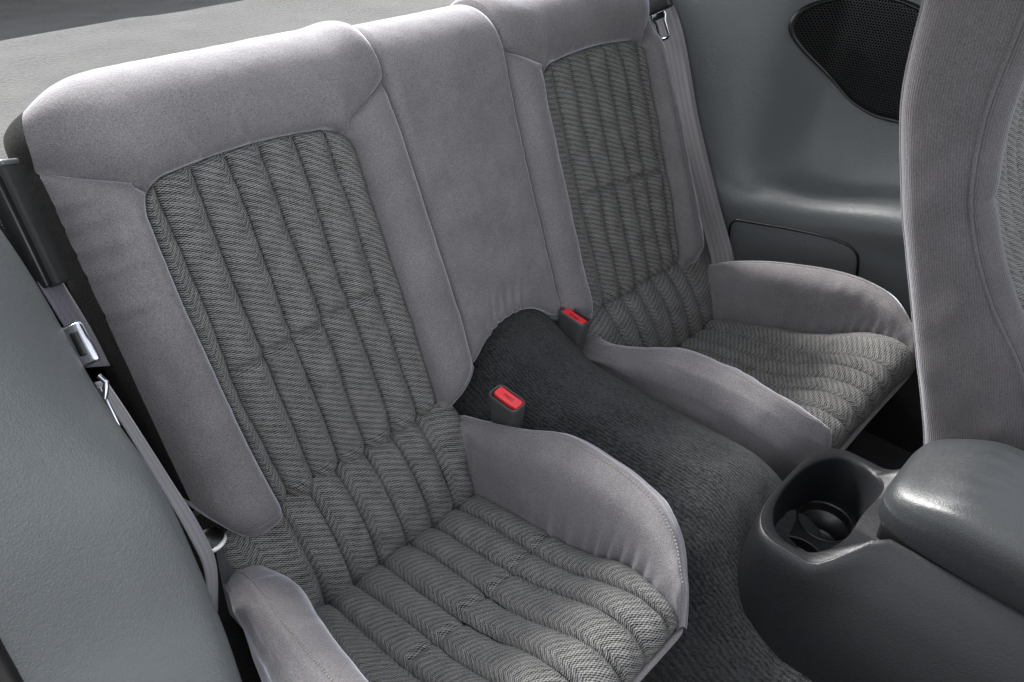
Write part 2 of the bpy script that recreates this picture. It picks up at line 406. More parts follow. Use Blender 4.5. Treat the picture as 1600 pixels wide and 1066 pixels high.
for s in (-1, 1):
    # inner bolster
    ny, nx = 130, 26
    t = np.linspace(0, 1, nx)[None, :]; q = np.linspace(0, 1, ny)[:, None]
    lo = .037 - .044 * t ** .8; lo = lo + .012 * ss(t, .75, 1) ** 2; up = .465 + (J_IN[1] - .465) * t
    v = lo + (up - lo) * q
    a = U0(v) * (1 - t) + EIN(v) * t
    h = (E_MID * (1 - t) + E_PANEL * t) + .030 * puff(t, 2.2) * endf(up - v, .03) * (.5 + .5 * endf(v - lo, .03)) + wrinkles(s * a, v) * puff(t)
    P = np.stack([a + 0 * h, v, h], -1)
    ex = curl(P, 0, out_dirs(P, 0, 1), .014, .05); P = hem(np.concatenate([ex[::-1], P]), 'lrt')
    piece('inner_bolster', P, s)
    # outer bolster
    ny, nx = 150, 34
    t = np.linspace(0, 1, nx)[None, :]; q = np.linspace(0, 1, ny)[:, None]
    lo = -.008 + .066 * np.clip((t - .35) / .65, 0, 1) ** 2.6; up = J_OUT[1] + (.460 - J_OUT[1]) * t
    v = lo + (up - lo) * q
    a = EOUT(v) * (1 - t) + (.5575 - .002 * ss(v, .2, .5)) * t
    prof = np.clip(t / .30, 0, 1); prof = np.sqrt(np.clip(1 - (1 - prof) ** 2, 0, 1)); fall = 1 - ss(t, .45, 1.0) * .55 - .45 * np.clip((t - .75) / .25, 0, 1) ** 2
    h = E_PANEL * (1 - t) + EDGE_W(v) * t + .036 * prof * fall * endf(up - v, .035) * (.55 + .45 * endf(v - lo, .04))
    h = h + wrinkles(s * a, v) * (s < 0 or .5)
    P = np.stack([a + 0 * h, v, h], -1)
    ex = curl(P, 0, np.stack([0 * t[0], -(1 - ss(t[0], .45, .9))], 1), .014, .05); P = hem(np.concatenate([ex[::-1], P]), 'lt')
    edge1 = bend(P[6:, -1])
    piece('outer_bolster', P, s)
    # upper section
    ny, nx = 90, 130
    q = np.linspace(0, 1, ny)[:, None]
    aa = np.r_[np.linspace(.117, J_IN[0], 28)[:-1], np.linspace(J_IN[0], J_OUT[0], 84), np.linspace(J_OUT[0], .5555, 26)[1:]][None, :]
    nx = aa.shape[1]; t = (aa - .117) / (.5555 - .117)
    low = np.where(aa < J_IN[0], .465 + (J_IN[1] - .465) * (aa - .117) / (J_IN[0] - .117), np.where(aa > J_OUT[0], J_OUT[1] + (.460 - J_OUT[1]) * (aa - J_OUT[0]) / (.5555 - J_OUT[0]), PTOP(aa)))
    stp = S_TOP - .012 - .0 * t
    # rounded upper outer corner
    corner = np.clip((aa - .50) / .0555, 0, 1); 
    sv = low + (stp - low) * q
    a = aa - ss(sv, .505, .61) * .050 * np.clip((aa - .40) / .155, 0, 1) ** 1.5 + (U0(sv) - .117) * (1 - t)
    w0 = E_MID * (1 - ss(aa, .117, .19)) + E_PANEL * ss(aa, .117, .19) 
    tow = np.clip((aa - .43) / .1255, 0, 1)
    h = w0 + .033 * endf(sv - low, .080) * (.72 + .28 * endf(aa - .117, .03)) - (.029 + .034) * tow ** 3.2 * ss(sv, .40, .47) * (1 - .60 * ss(sv, .465, .54)) - (EDGE_W(.45) + 0) * 0
    h = np.where(tow > 0, h, h)
    # meet the outer bolster along the diagonal seam
    seamw = E_PANEL * (1 - np.clip((aa - J_OUT[0]) / .0825, 0, 1)) + EDGE_W(.46) * np.clip((aa - J_OUT[0]) / .0825, 0, 1)
    m_ = (1 - endf(sv - low, .05)) * (aa > J_OUT[0])
    h = h * (1 - m_) + seamw * m_
    h = h + wrinkles(s * a, sv) * endf(sv - low, .006)
    P = hem(np.stack([a, sv + 0 * h, h], -1), 'lb')
    edge2 = bend(P[4:, -1])
    piece('upper_section', P, s)
    # carpeted side of the back, from the edge of the cover to the rear shell
    ed = np.concatenate([edge1[:-1], edge2[::1]]); ed = np.stack([np.convolve(np.pad(ed[:, c], 4, 'edge'), np.ones(9) / 9, 'valid') for c in range(3)], 1)
    rows = [ed * [1, 1, 1] + [.0, 0, .000]]
    for k in np.linspace(0, 1, 8)[1:]:
        r_ = ed.copy(); r_[:, 2] = np.minimum(ed[:, 2], ed[:, 2] * (1 - k) - .15 * k); r_[:, 0] = ed[:, 0] + .004 * math.sin(k * 3) - .006 * k; r_[:, 1] = ed[:, 1] - .012 * k * ss(ed[:, 1], .5, .55); rows.append(r_)
    SP = np.array(rows); SP[..., 0] *= s
    grid('side_carpet', L2W(SP), BACKC, seatback, flip=(s > 0))
    # pleated panel: backing sheet and the pleats sewn on it
    nb = 40
    ab = np.linspace(.187, .477, nb)[None, :]; vb = np.linspace(.0, 1, 12)[:, None] * (PTOP(ab) - .004)
    P = np.stack([ab + 0 * vb, vb, np.full((12, nb), -.014)], -1)
    P[..., 0] *= s
    panel = grid('pleated_panel', L2W(P), WEAVE, seatback, uv=P[..., :2], flip=(s < 0))
    for kq in range(7):
        nx, ny = 17, 170
        t = np.linspace(0, 1, nx)[None, :]; q = np.linspace(0, 1, ny)[:, None] ** .92
        g0, g1 = GRO[kq], GRO[kq + 1]
        v0 = .016 + .002 * math.sin(kq * 2.1)
        # side curves
        at = g0 + (g1 - g0) * t
        tl, tr = (J_IN[0] if kq == 0 else g0), (J_OUT[0] if kq == 6 else g1)
        vt = PTOP(tl + (tr - tl) * t); v = v0 + (vt - v0) * q
        def side(g, k):
            if k == 0: return EIN(v)
            if k == 7: return EOUT(v)
            return g + (-.011 * ss(v, .18, -.02) if k >= 5 else 0) * (1.0 if k == 6 else .6) + .0015 * np.sin(v * 21 + g * 80)
        L0 = side(g0, kq); L1 = side(g1, kq + 1)
        a = L0 + (L1 - L0) * t
        amp = .0165 if 0 < kq < 6 else .012
        pf = puff(t, 2.0)
        if kq == 0: pf = puff(.5 * t + .0, 2.0) * (1 - ss(t, .55, 1.0) * 1.0) if False else puff(t, 2.0)
        h = E_PANEL - .003 + amp * pf * endf(vt - v, .014)
        if 0 < kq < 6:
            vc = .192 - .004 * (kq - 3) + .002 * math.sin(kq * 3.3)
            h = h - .0072 * np.exp(-((v - vc) / .0046) ** 2) * (.35 + .65 * pf) + .0018 * np.exp(-((np.abs(v - vc) - .013) / .008) ** 2)
        h = h + .0013 * vnoise(a * 40 + kq * 7, v * 22 + s * 5) + .0007 * vnoise(a * 90, v * 70)
        P = np.stack([a, v + 0 * a, h], -1)
        # lower end tucks under
        rows = []
        for th in np.linspace(0, np.pi * .62, 9)[1:]:
            r_ = .017; qv = P[0].copy(); rr_ = r_ + (qv[:, 2] + .009)
            qv[:, 1] = v0 - rr_ * np.sin(th); qv[:, 2] = -.009 - r_ + rr_ * np.cos(th); rows.append(qv)
        P = hem(np.concatenate([np.array(rows)[::-1], P]), 'lr', .012)
        t2 = np.concatenate([t[:, :1], t[:, :1], t[:, :1] * .9 + t[:, 1:2] * .1, t[:, 1:-1], t[:, -1:] * .9 + t[:, -2:-1] * .1, t[:, -1:], t[:, -1:]], 1)
        vl = np.concatenate([v0 - np.linspace(.036, .004, 8)[:, None] + 0 * t2, v[:, :1] + 0 * t2])
        uvc = np.stack([np.broadcast_to(s * (g0 + (g1 - g0) * t2) - s * (.224 - .003), vl.shape), vl], -1)
        P[..., 0] *= s
        grid('pleat', L2W(bend(P)), WEAVE, panel, uv=uvc, flip=(s < 0))

# carpeted shell of the back: sides, bottom and rear
out = []
vv = np.r_[np.linspace(.02, .47, 20), V_ROLL + R_ROLL * np.sin(np.linspace(0, np.pi / 2, 10))]
bv = np.linspace(.02, .545, 14)[:, None]; bu = np.linspace(-1, 1, 30)[None, :]
P = np.stack([bu * (.52 - .06 * ss(bv, .40, .56)), bv * .96 + 0 * bu, -.135 + .03 * ss(bv, .5, .56) + 0 * bu], -1)
grid('rear_carpet', L2W(P), CARGO, seatback, flip=True)
# dark underside and lining seen in the gap of the arch
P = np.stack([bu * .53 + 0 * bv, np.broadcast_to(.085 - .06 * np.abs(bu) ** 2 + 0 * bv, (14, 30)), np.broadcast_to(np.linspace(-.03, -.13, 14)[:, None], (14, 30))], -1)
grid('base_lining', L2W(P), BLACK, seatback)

# ------------------------------------------------------------------ rear seat cushions
ROLLP = [(.012, .392), (-.016, .372), (-.048, .334), (-.070, .292), (-.076, .262)]
CUSHP = [(-.078, .256), (-.086, .270), (-.12, .281), (-.18, .291), (-.25, .303), (-.31, .322), (-.36, .346), (-.398, .357), (-.428, .354), (-.446, .336), (-.451, .318)]
ROLL = even(ROLLP, 46); CUSH = even(CUSHP, 110)
def path_n(p):
    t = np.gradient(p, axis=0); n_ = np.stack([-t[:, 1], t[:, 0]], 1); n_ /= np.linalg.norm(n_, axis=1)[:, None]
    return n_ * np.where(n_[:, 1:] + -.4 * n_[:, :1] > 0, 1, -1)
GC = [.186, .227, .272, .321, .371, .419, .462]
def BASE_OUT(y): return itp(-np.asarray(y), [-.02, .08, .15, .23, .33, .42, .45], [.540, .494, .508, .530, .545, .545, .543])

def BASE_IN(y): return .187 + .020 * ss(-np.asarray(y), .34, .44)

def cushion(label, s):
    root = tag(empty('rear_seat_cushion', (s * .34, -.24, .12)), label, 'seat cushion', 'rear seat cushions')
    cfn = lambda nm, P, mat, par=root, uv=None: grid(nm, np.asarray(P) * np.array([s, 1, 1]), mat, par, uv=uv, flip=(s < 0))
    rl = arc_len(ROLL); cl = arc_len(CUSH) + rl[-1]
    # pleats of the rear roll and of the seat
    bk = np.linspace(.186, .50, 20)[None, :]
    for (pth, ln, nm) in ((ROLL, rl, 'rear_roll'), (CUSH, cl, 'seat_panel')):
        nrmv = path_n(pth)
        base = np.stack([np.broadcast_to(bk, (len(pth), 20)), np.broadcast_to((pth[:, 0] - .010 * nrmv[:, 0])[:, None], (len(pth), 20)), np.broadcast_to((pth[:, 1] - .010 * nrmv[:, 1])[:, None], (len(pth), 20))], -1)
        par = cfn(nm, base, WEAVE, uv=np.stack([base[..., 0], np.broadcast_to(ln[:, None], (len(pth), 20))], -1))
        for k in range(7):
            g0 = GC[k]; nx = 17
            t = np.linspace(0, 1, nx)[None, :]
            y = pth[:, 0][:, None]
            wav = lambda g: g + .0025 * np.sin(ln[:, None] * 17 + g * 60) * (nm == 'seat_panel')
            if nm == 'seat_panel':
                L0 = wav(g0) if k else BASE_IN(y) - .002; L1 = wav(GC[k + 1]) if k < 6 else BASE_OUT(y) + .004
            else:
                L0 = g0 - (.030 * ss(pth[:, 1][:, None], .30, .37) if k == 0 else 0); L1 = GC[k + 1] if k < 6 else .551 + 0 * y
            a = L0 + (L1 - L0) * t
            pf = puff(t, 2.0)
            i = np.linspace(0, 1, len(pth))[:, None]
            if nm == 'rear_roll':
                h = .0140 * pf * endf(1.02 - i, .14) - .004
            else:
                h = .0135 * pf * endf(i + .012, .045) * (1 - .95 * ss(i, .93, 1.0)) - .004
                yc = -.240 - .003 * (k - 3) + .003 * math.sin(k * 2.7)
                if k < 6:
                    h = h - .0070 * np.exp(-((y - yc) / .0044) ** 2) * (.3 + .7 * pf) + .0016 * np.exp(-((np.abs(y - yc) - .013) / .008) ** 2)
                h = h + .004 * np.exp(-(((a - .36) / .13) ** 2)) * ss(-y, .26, .38)       # crown of the front edge
                h = h + .010 * ss(a, .44, .54) * ss(i, 0, .1)                        # lift towards the outer bolster
            h = h + .0014 * vnoise(a * 38 + k * 9 + 3 * s, ln[:, None] * 20) + .0007 * vnoise(a * 90, ln[:, None] * 70)
            P = np.stack([a + 0 * h, pth[:, 0][:, None] + nrmv[:, 0][:, None] * h, pth[:, 1][:, None] + nrmv[:, 1][:, None] * h], -1)
            uvc = np.stack([np.broadcast_to(g0 + ((GC[k + 1] if k < 6 else .53) - g0) * t, h.shape), np.broadcast_to(ln[:, None], h.shape)], -1)
            cfn('pleat', P, WEAVE, par, uv=uvc)
    # bolsters
    def bolster(nm, base_a, crest, pip, side, bump_amt, first=4):
        full = np.concatenate([ROLL[first:], CUSH]); n = 150
        fl = arc_len(full); bt = np.linspace(0, fl[-1], n)
        by = np.interp(bt, fl, full[:, 0]); bz = np.interp(bt, fl, full[:, 1])
        """crest / pip / side: tables (y, a, z)"""
        cy = np.concatenate([np.linspace(crest[0][0], -.075, 46), by[46:]]) if False else None
        yl = np.interp(bt, [0, bt[46], bt[-1]], [crest[0][0], crest[0][0] - .075, crest[-1][0]])
        # crest positions follow the seat once past the roll
        yl = np.where(by < -.10, np.minimum(yl, by + (crest[-1][0] - by[-1]) * ss(-by, .1, .44)), yl)
        T = lambda tab, c: itp(-yl, [-r[0] for r in tab], [r[c] for r in tab])
        ca, cz = T(crest, 1), T(crest, 2); pa, pz = T(pip, 1), T(pip, 2); sa, sz = T(side, 1), T(side, 2)
        ba = base_a(by)
        d = np.sign(ca.mean() - ba.mean())
        B = np.stack([ba, by, bz - .004], 1); Cc = np.stack([ca, yl, cz], 1); Pp = np.stack([pa, yl, pz], 1)
        hgt = np.linalg.norm(Cc - B, axis=1)[:, None]
        M1 = B * .72 + Cc * .28 + np.stack([-d * .085 * hgt[:, 0], 0 * by - .02 * hgt[:, 0], .11 * hgt[:, 0]], 1) * bump_amt
        M2 = B * .32 + Cc * .68 + np.stack([-d * .14 * hgt[:, 0], 0 * by - .02 * hgt[:, 0], .16 * hgt[:, 0]], 1) * bump_amt
        B2 = B + np.stack([d * .012 + 0 * by, 0 * by, 0 * by - .012], 1)
        ctrl = np.stack([B2, B, M1, M2, Cc, Pp], 1)
        face = np.array([spl(c, 46) for c in ctrl])
        # gathers near the front of the base seam, soft unevenness elsewhere
        tt = np.linspace(0, 1, 46)[None, :]; Y = by[:, None]
        low_ = np.exp(-((tt - .27) / .13) ** 2)
        g = .0036 * np.sin((Y * 1.0 + .18 * tt * (Y + .36)) * 2 * np.pi / .021) * low_ * np.exp(-((Y + .345) / .055) ** 2)
        g += .0028 * np.sin(Y * 2 * np.pi / .034 + 1) * low_ * np.exp(-((Y + .245) / .035) ** 2)
        g += .0010 * vnoise(Y * 20 + 4 * s, tt * 3.0 + 0 * Y) * ss(tt, .1, .3) + .0005 * vnoise(Y * 70, tt * 8)
        face[..., 0] += -d * g * .8; face[..., 2] += g * .6
        # felled seam just inside the crest
        face[..., 2] -= .0009 * np.exp(-((tt - .80) / .02) ** 2)
        cfn(nm, face if d < 0 else face[:, ::-1], VELOUR)
        Sd = np.stack([sa, yl, sz], 1); uc = ss(-yl, .38, .452)[:, None]; Sd = Sd + uc * np.array([0, .030, 0]); Bt = np.stack([sa - d * .004, yl, 0 * yl + .14], 1) + uc * np.array([0, .11, 0])
        Pq = face[:, -1]
        tn = face[:, -1] - face[:, -2]; tn /= np.linalg.norm(tn, axis=1)[:, None] + 1e-9
        sk = np.array([spl(c, 34) for c in np.stack([Pq, Pq + tn * .008 + np.stack([d * .001 + 0 * by, 0 * by, 0 * by - .004], 1), Sd * .5 + Pq * .5 + np.stack([d * .010 + 0 * by, 0 * by, 0 * by + .004], 1), Sd, Bt], 1)])
        sk[..., 0] += .0016 * vnoise(sk[..., 1] * 25, sk[..., 2] * 25) * ss(np.arange(34)[None, :], 3, 12)
        cfn('side_skirt', sk if d < 0 else sk[:, ::-1], VELOUR)
        sq = face[:, 36] + np.array([-d * .0003, 0, .0007])
        q_ = even(sq, 900); dash = np.clip(np.sin(np.arange(900) * 2 * np.pi / 7.5) * 2 + .6, .05, 1)
        tube('stitching', q_ * np.array([s, 1, 1]), .0008, THREAD, root, 5, rr=.0010 * dash)
        return Pp
    bolster('inner_bolster', BASE_IN,
            [(-.004, .150, .362), (-.06, .147, .378), (-.13, .145, .406), (-.20, .144, .440), (-.27, .145, .446), (-.33, .148, .443), (-.375, .156, .432), (-.41, .171, .414), (-.432, .189, .397), (-.446, .199, .378), (-.455, .204, .330)],
            [(-.004, .136, .354), (-.06, .131, .370), (-.13, .127, .397), (-.20, .125, .431), (-.27, .126, .437), (-.33, .129, .434), (-.375, .137, .423), (-.41, .154, .402), (-.432, .176, .384), (-.446, .188, .364), (-.455, .195, .320)],
            [(-.004, .128, .33), (-.13, .120, .34), (-.27, .117, .35), (-.375, .124, .34), (-.41, .14, .32), (-.455, .184, .27)], 1.0)
    bolster('outer_bolster', BASE_OUT,
            [(-.022, .545, .362), (-.06, .549, .382), (-.13, .559, .408), (-.20, .569, .425), (-.27, .575, .437), (-.33, .576, .438), (-.38, .572, .428), (-.415, .563, .409), (-.434, .553, .394), (-.446, .546, .376), (-.455, .541, .330)],
            [(-.022, .555, .356), (-.06, .563, .376), (-.13, .577, .400), (-.20, .588, .416), (-.27, .595, .429), (-.33, .597, .430), (-.38, .592, .419), (-.415, .578, .398), (-.434, .567, .381), (-.446, .557, .362), (-.455, .549, .320)],
            [(-.022, .558, .33), (-.13, .590, .34), (-.27, .608, .35), (-.38, .602, .34), (-.415, .588, .32), (-.455, .558, .27)], 1.0, 19)
    # velour side behind the bolster, below the outer edge of the roll
    rp = ROLL[:34]; k = np.linspace(0, 1, 10)[:, None]
    P = np.stack([.550 + .006 * np.sin(k * 3) + 0 * rp[:, 0], rp[:, 0] + 0 * k, (rp[:, 1] + .004) * (1 - k) + .14 * k], -1)
    cfn('side_skirt', P, VELOUR)
    # front seam piping and front skirt
    fa = np.linspace(.195, .549, 60)
    fy = -.4550 - .0 * fa; fz = .316 + .004 * np.exp(-(((fa - .36) / .1) ** 2))
    fp = np.stack([fa, fy, fz], 1)
    tube('piping', (fp + [0, .002, 0]) * np.array([s, 1, 1]), .0042, PIPE, root, rr=.0006 + .0038 * endf(np.minimum(fa - .195, .549 - fa), .02))
    k = np.linspace(0, 1, 16)[:, None]
    ed_ = np.sign(fa - .37)[None] * .010 * k * np.clip((np.abs(fa - .37)[None] - .10) / .07, 0, 1)
    P = np.stack([fa[None] + ed_, fy[None] + .110 * k ** 1.25, (fz[None] - .002) * (1 - k) + .14 * k], -1)
    P[..., 1] += .0014 * vnoise(P[..., 0] * 25, P[..., 2] * 25)
    cfn('front_skirt', P[::-1], VELOUR)
    return root

cushion('near rear seat cushion in the foreground, pleated herringbone seat between grey velour bolsters', -1)
cushion('far rear seat cushion beyond the carpeted tunnel, its velour inner side facing the tunnel', 1)

# ------------------------------------------------------------------ setting: floor, tunnel, cargo carpet
def sheet(name, x0, x1, y0, y1, z, mat, n=2):
    x = np.linspace(x0, x1, n)[None, :]; y = np.linspace(y0, y1, n)[:, None]
    return grid(name, np.stack([x + 0 * y, y + 0 * x, z + 0 * x + 0 * y], -1), mat)
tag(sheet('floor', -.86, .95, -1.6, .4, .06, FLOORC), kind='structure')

def riser(x0, x1):
    k = even([(-.36, .06), (-.355, .20), (-.34, .245), (-.20, .25), (.20, .25)], 40); x = np.linspace(x0, x1, 12)[:, None]
    P = np.stack([x + 0 * k[:, 0], k[:, 0] + 0 * x, k[:, 1] + 0 * x], -1)
    return tag(grid('seat_riser', P, FLOORC), kind='structure')
riser(-.66, -.19); riser(.19, .69)
sx_ = np.linspace(-1.3, .2, 30)[:, None]; sz_ = np.array([.06, .16, .26, .33, .345])[None, :]
tag(grid('sill_carpet', np.stack([.672 + .004 * (sz_ > .34) + 0 * sx_, sx_ + 0 * sz_, sz_ - .10 * ss(sx_, -.42, -.25) + 0 * sx_], -1), FLOORC), kind='structure')
ty = np.linspace(-1.2, .22, 120); tx = np.linspace(-1, 1, 90)
def tun(x, y):
    top = .404 + .058 * ss(y, -.10, .06) - .115 * ss(-y, .37, .56)
    prof = np.clip(1 - np.abs(x / .205) ** 2.5, 0, 1) ** .66
    return .055 + (top - .055) * prof
X, Y = np.meshgrid(np.sign(tx) * np.abs(tx) ** .8 * .205, ty)
Z = tun(X, Y) + .0012 * vnoise(X * 40, Y * 30) + .001 * vnoise(X * 90, Y * 80)
tag(grid('transmission_tunnel', np.stack([X, Y, Z], -1), CARPET), kind='structure')

cp = even([(.30, .62), (.36, .735), (.60, .750), (.82, .765), (.91, .772), (.945, .764), (.985, .715), (1.08, .62), (1.5, .60), (2.1, .60), (2.25, .75), (2.35, 1.0)], 200)
cx = np.linspace(-.80, 1.3, 160)[None, :]
Y = cp[:, 0][:, None] + .05 * (cx + .3) ; Z = cp[:, 1][:, None] + .0025 * vnoise(cx * 4, Y * 5) + .0010 * vnoise(cx * 17, Y * 17)
tag(grid('cargo_floor', np.stack([cx + 0 * Y, Y, Z], -1), CARGO), kind='structure')

# ------------------------------------------------------------------ side trims
ST = {.55: [(.64, .04), (.64, .3), (.63, .5), (.63, .62), (.64, .76), (.66, .92), (.68, 1.1)],
      .28: [(.66, .04), (.66, .3), (.645, .48), (.645, .58), (.655, .72), (.675, .90), (.70, 1.1)],
      .12: [(.68, .04), (.675, .3), (.658, .45), (.664, .54), (.678, .68), (.695, .87), (.72, 1.1)],
      .01: [(.70, .04), (.69, .3), (.666, .435), (.680, .488), (.704, .56), (.728, .70), (.75, 1.0)],
      -.065: [(.70, .04), (.69, .32), (.669, .446), (.690, .494), (.764, .535), (.803, .67), (.815, .97)],
      -.13: [(.70, .04), (.69, .34), (.672, .458), (.694, .50), (.78, .53), (.822, .67), (.83, .95)],
      -.30: [(.70, .04), (.69, .39), (.672, .50), (.695, .54), (.79, .56), (.835, .70), (.84, .95)],
      -.60: [(.70, .04), (.69, .42), (.672, .53), (.695, .57), (.79, .59), (.84, .72), (.845, .95)]}
def trim_surface(s, xs=1.0, zmax=None, ymin=-.6):
    ys = sorted(ST); prof = np.array([spl(ST[y], 90) for y in ys])     # (ny,90,2)
    yy = np.linspace(ymin, .55, 130)
    res = np.stack([[itp(yy, ys, prof[:, j, c]) for j in range(90)] for c in range(2)], -1)   # (90,130,2)
    P = np.stack([s * res[..., 0] * xs, np.broadcast_to(yy, res.shape[:2]), res[..., 1]], -1)
    return P
rt = tag(empty('side_trim_panel', (.70, 0, .1)), 'far grey moulded side trim with armrest ledge, beside the front seat', 'trim panel')
P = trim_surface(1)
grid('moulded_panel', P, TRIMR, rt, flip=True)

lt = tag(empty('side_trim_panel', (-.70, 0, .1)), 'large near grey vinyl side trim filling the lower left', 'trim panel')
STL = {.50: [(.60, .04), (.60, .4), (.60, .66), (.605, .80), (.615, .87), (.65, .96), (.69, 1.04)],
       .28: [(.605, .04), (.605, .4), (.605, .66), (.61, .775), (.62, .835), (.655, .93), (.69, 1.01)],
       .12: [(.62, .04), (.615, .4), (.61, .62), (.612, .725), (.624, .775), (.66, .88), (.70, .97)],
       .02: [(.63, .04), (.63, .4), (.613, .58), (.617, .655), (.636, .70), (.68, .785), (.74, .88)],
       -.087: [(.64, .04), (.635, .4), (.615, .54), (.621, .585), (.650, .612), (.71, .635), (.785, .668)],
       -.15: [(.645, .04), (.64, .34), (.622, .44), (.630, .482), (.67, .500), (.73, .508), (.79, .512)],
       -.22: [(.66, .04), (.66, .3), (.640, .39), (.649, .431), (.69, .446), (.74, .451), (.79, .454)],
       -.42: [(.68, .04), (.68, .28), (.66, .37), (.668, .405), (.70, .416), (.75, .420), (.79, .422)]}
def trim_left():
    ys = sorted(STL); prof = np.array([spl(STL[y], 110) for y in ys]); yy = np.linspace(-.42, .50, 150)
    res = np.stack([[itp(yy, ys, prof[:, j, c]) for j in range(110)] for c in range(2)], -1)
    return np.stack([-res[..., 0], np.broadcast_to(yy, res.shape[:2]), res[..., 1]], -1)
P = trim_left()

grid('moulded_panel', P, TRIM, lt)
edge = P[-1, ::3][:26]
tube('weather_strip', edge + np.array([-.006, 0, -.010]), .011, BLACK, lt, 10)

_ty = np.linspace(-.6, .55, 116); _tz = np.linspace(.5, 1.0, 101)
_ys = sorted(ST); _pr = np.array([spl(ST[k], 120) for k in _ys])
_pp = np.stack([[itp(_ty, _ys, _pr[:, j, c]) for j in range(120)] for c in range(2)], -1)     # (120, 116, 2)
_TX = np.array([np.interp(_tz, np.maximum.accumulate(_pp[45:, i, 1]), _pp[45:, i, 0]) for i in range(116)])
def trim_x(y, z):
    """inner face of the far trim at (y, z) above the ledge"""
    fy = np.clip((np.asarray(y) + .6) / .01, 0, 114.99); fz = np.clip((np.asarray(z) - .5) / .005, 0, 99.99)
    i = fy.astype(int); j = fz.astype(int); fy = fy - i; fz = fz - j
    return (_TX[i, j] * (1 - fz) + _TX[i, j + 1] * fz) * (1 - fy) + (_TX[i + 1, j] * (1 - fz) + _TX[i + 1, j + 1] * fz) * fy

# speaker grille on the far trim
sp_out = [(.000, .791), (.000, .815), (-.012, .833), (-.043, .849), (-.10, .862), (-.169, .858), (-.24, .83), (-.285, .77), (-.275, .69), (-.240, .655), (-.212, .651), (-.168, .653), (-.121, .670), (-.079, .700), (-.051, .726), (-.022, .758)]
so_ = spl(sp_out, 120, closed=True); cen = so_.mean(0)
def on_trim(yz, off): yz = np.asarray(yz); return np.stack([trim_x(yz[:, 0], yz[:, 1]) - off, yz[:, 0], yz[:, 1]], 1)
spk = tag(empty('speaker_grille', (.80, -.12, .66)), 'black perforated speaker grille set in the far side trim', 'speaker')
rings = [on_trim(cen + (so_ - cen) * k, o) for k, o in ((1.05, -.004), (1.02, .006), (.985, .008), (.955, .002), (.95, -.002))]
grid('rim', np.stack(rings), BLACK, spk, closed=True)
GR = NT('perforated_grille')
sx = GR.n('ShaderNodeSeparateXYZ'); GR.l(GR.uv(), sx.inputs[0])
py_, px_ = .0046, .0053
row = GR.math('DIVIDE', sx.outputs[1], py_); rf = GR.math('FLOOR', row)
cu = GR.math('ADD', GR.math('DIVIDE', sx.outputs[0], px_), GR.math('MULTIPLY', GR.math('MODULO', rf, 2.0), .5))
dx = GR.math('MULTIPLY', GR.math('SUBTRACT', GR.math('FRACT', cu), .5), px_); dy = GR.math('MULTIPLY', GR.math('SUBTRACT', GR.math('FRACT', row), .5), py_)
dist = GR.math('SQRT', GR.math('ADD', GR.math('MULTIPLY', dx, dx), GR.math('MULTIPLY', dy, dy)))
hole = GR.maprange(dist, .0013, .0018, 0, 1)
GR.set(Base_Color=GR.mix(hole, (.001, .001, .001), (.006, .0065, .007)), Roughness=.42, Specular_IOR_Level=GR.maprange(dist, .0013, .0018, 0, .25), Normal=GR.bump(hole, .0008, .6))
ks = np.linspace(.958, .0, 22)
P = np.stack([on_trim(cen + (so_ - cen) * k, .004 + .006 * (1 - k) ** .7 * (k < .95)) for k in ks])
grid('mesh_screen', P, GR.m, spk, uv=P[..., 1:] + 1.0, closed=True)

# lower pocket panel of the far trim
pk = [(.008, .30), (.008, .385), (.003, .408), (-.008, .417), (-.05, .425), (-.12, .437), (-.20, .447), (-.235, .445), (-.255, .436), (-.266, .418), (-.272, .37), (-.272, .29)]
pk = np.array(pk); pc = even(pk, 90)
def trim_low(y, z):
    i = int(np.clip(round((y + .6) / .01), 0, 115)); return float(np.interp(z, np.maximum.accumulate(_pp[:42, i, 1]), _pp[:42, i, 0]))
tl = lambda yz, off: np.array([[trim_low(y, z) - off, y, z] for y, z in yz])
mid = np.array([-.13, .30])
pp = tag(empty('trim_pocket_panel', (.69, -.13, .30)), 'dark inset panel with rounded corners low on the far side trim, behind the far seat', 'trim inset')
grid('panel_face', np.stack([tl(mid + (pc - mid) * k, o) for k, o in ((1.0, .000), (.99, .002), (.97, .003), (.6, .003), (.3, .003), (.02, .003))]), TRIM, pp)
tube('panel_groove', tl(pc, .0012), .0028, BLACK, pp)

# ------------------------------------------------------------------ seat belts
def strap(name, ctr, wid, width, mat, parent=None, n=80, thick=.0016):
    """ctr: points of the centre line, wid: width direction at each"""
    c = even(ctr, n); wd = spl(wid, n); wd /= np.linalg.norm(wd, axis=1)[:, None]
    j = np.linspace(-.5, .5, 7)
    P = c[:, None] + wd[:, None] * j[None, :, None] * width
    L = arc_len(c)
    uv = np.stack([np.broadcast_to(j * width, (n, 7)), np.broadcast_to(L[:, None], (n, 7))], -1)
    o = grid(name, P, mat, parent, uv=uv)
    m = o.modifiers.new('thickness', 'SOLIDIFY'); m.thickness = thick; m.offset = 0
    return o
rb = tag(empty('seat_belt', (.64, .0, .36)), 'grey seat belt running down the far trim beside the far seat back', 'seat belt')
strap('webbing', [(.652, .30, .86), (.647, .215, .772), (.642, .135, .60), (.640, .055, .445), (.640, .0, .345), (.635, -.03, .27)],
      [(0.05, -.86, .45), (0.05, -.88, .42), (0.0, -.90, .35), (0, -.92, .33), (0, -.92, .33), (0, -.92, .33)], .056, WEB, rb)
fr = frame((0, .50, .86), (.0, -.86, .45))
def loc_pts(fr, o, pts): return np.array(pts) @ fr.T + np.array(o)
rbox('tongue_cover', (.058, .016, .045), DARK, rb, fr, (.634, .240, .822), .006, 4, .92)
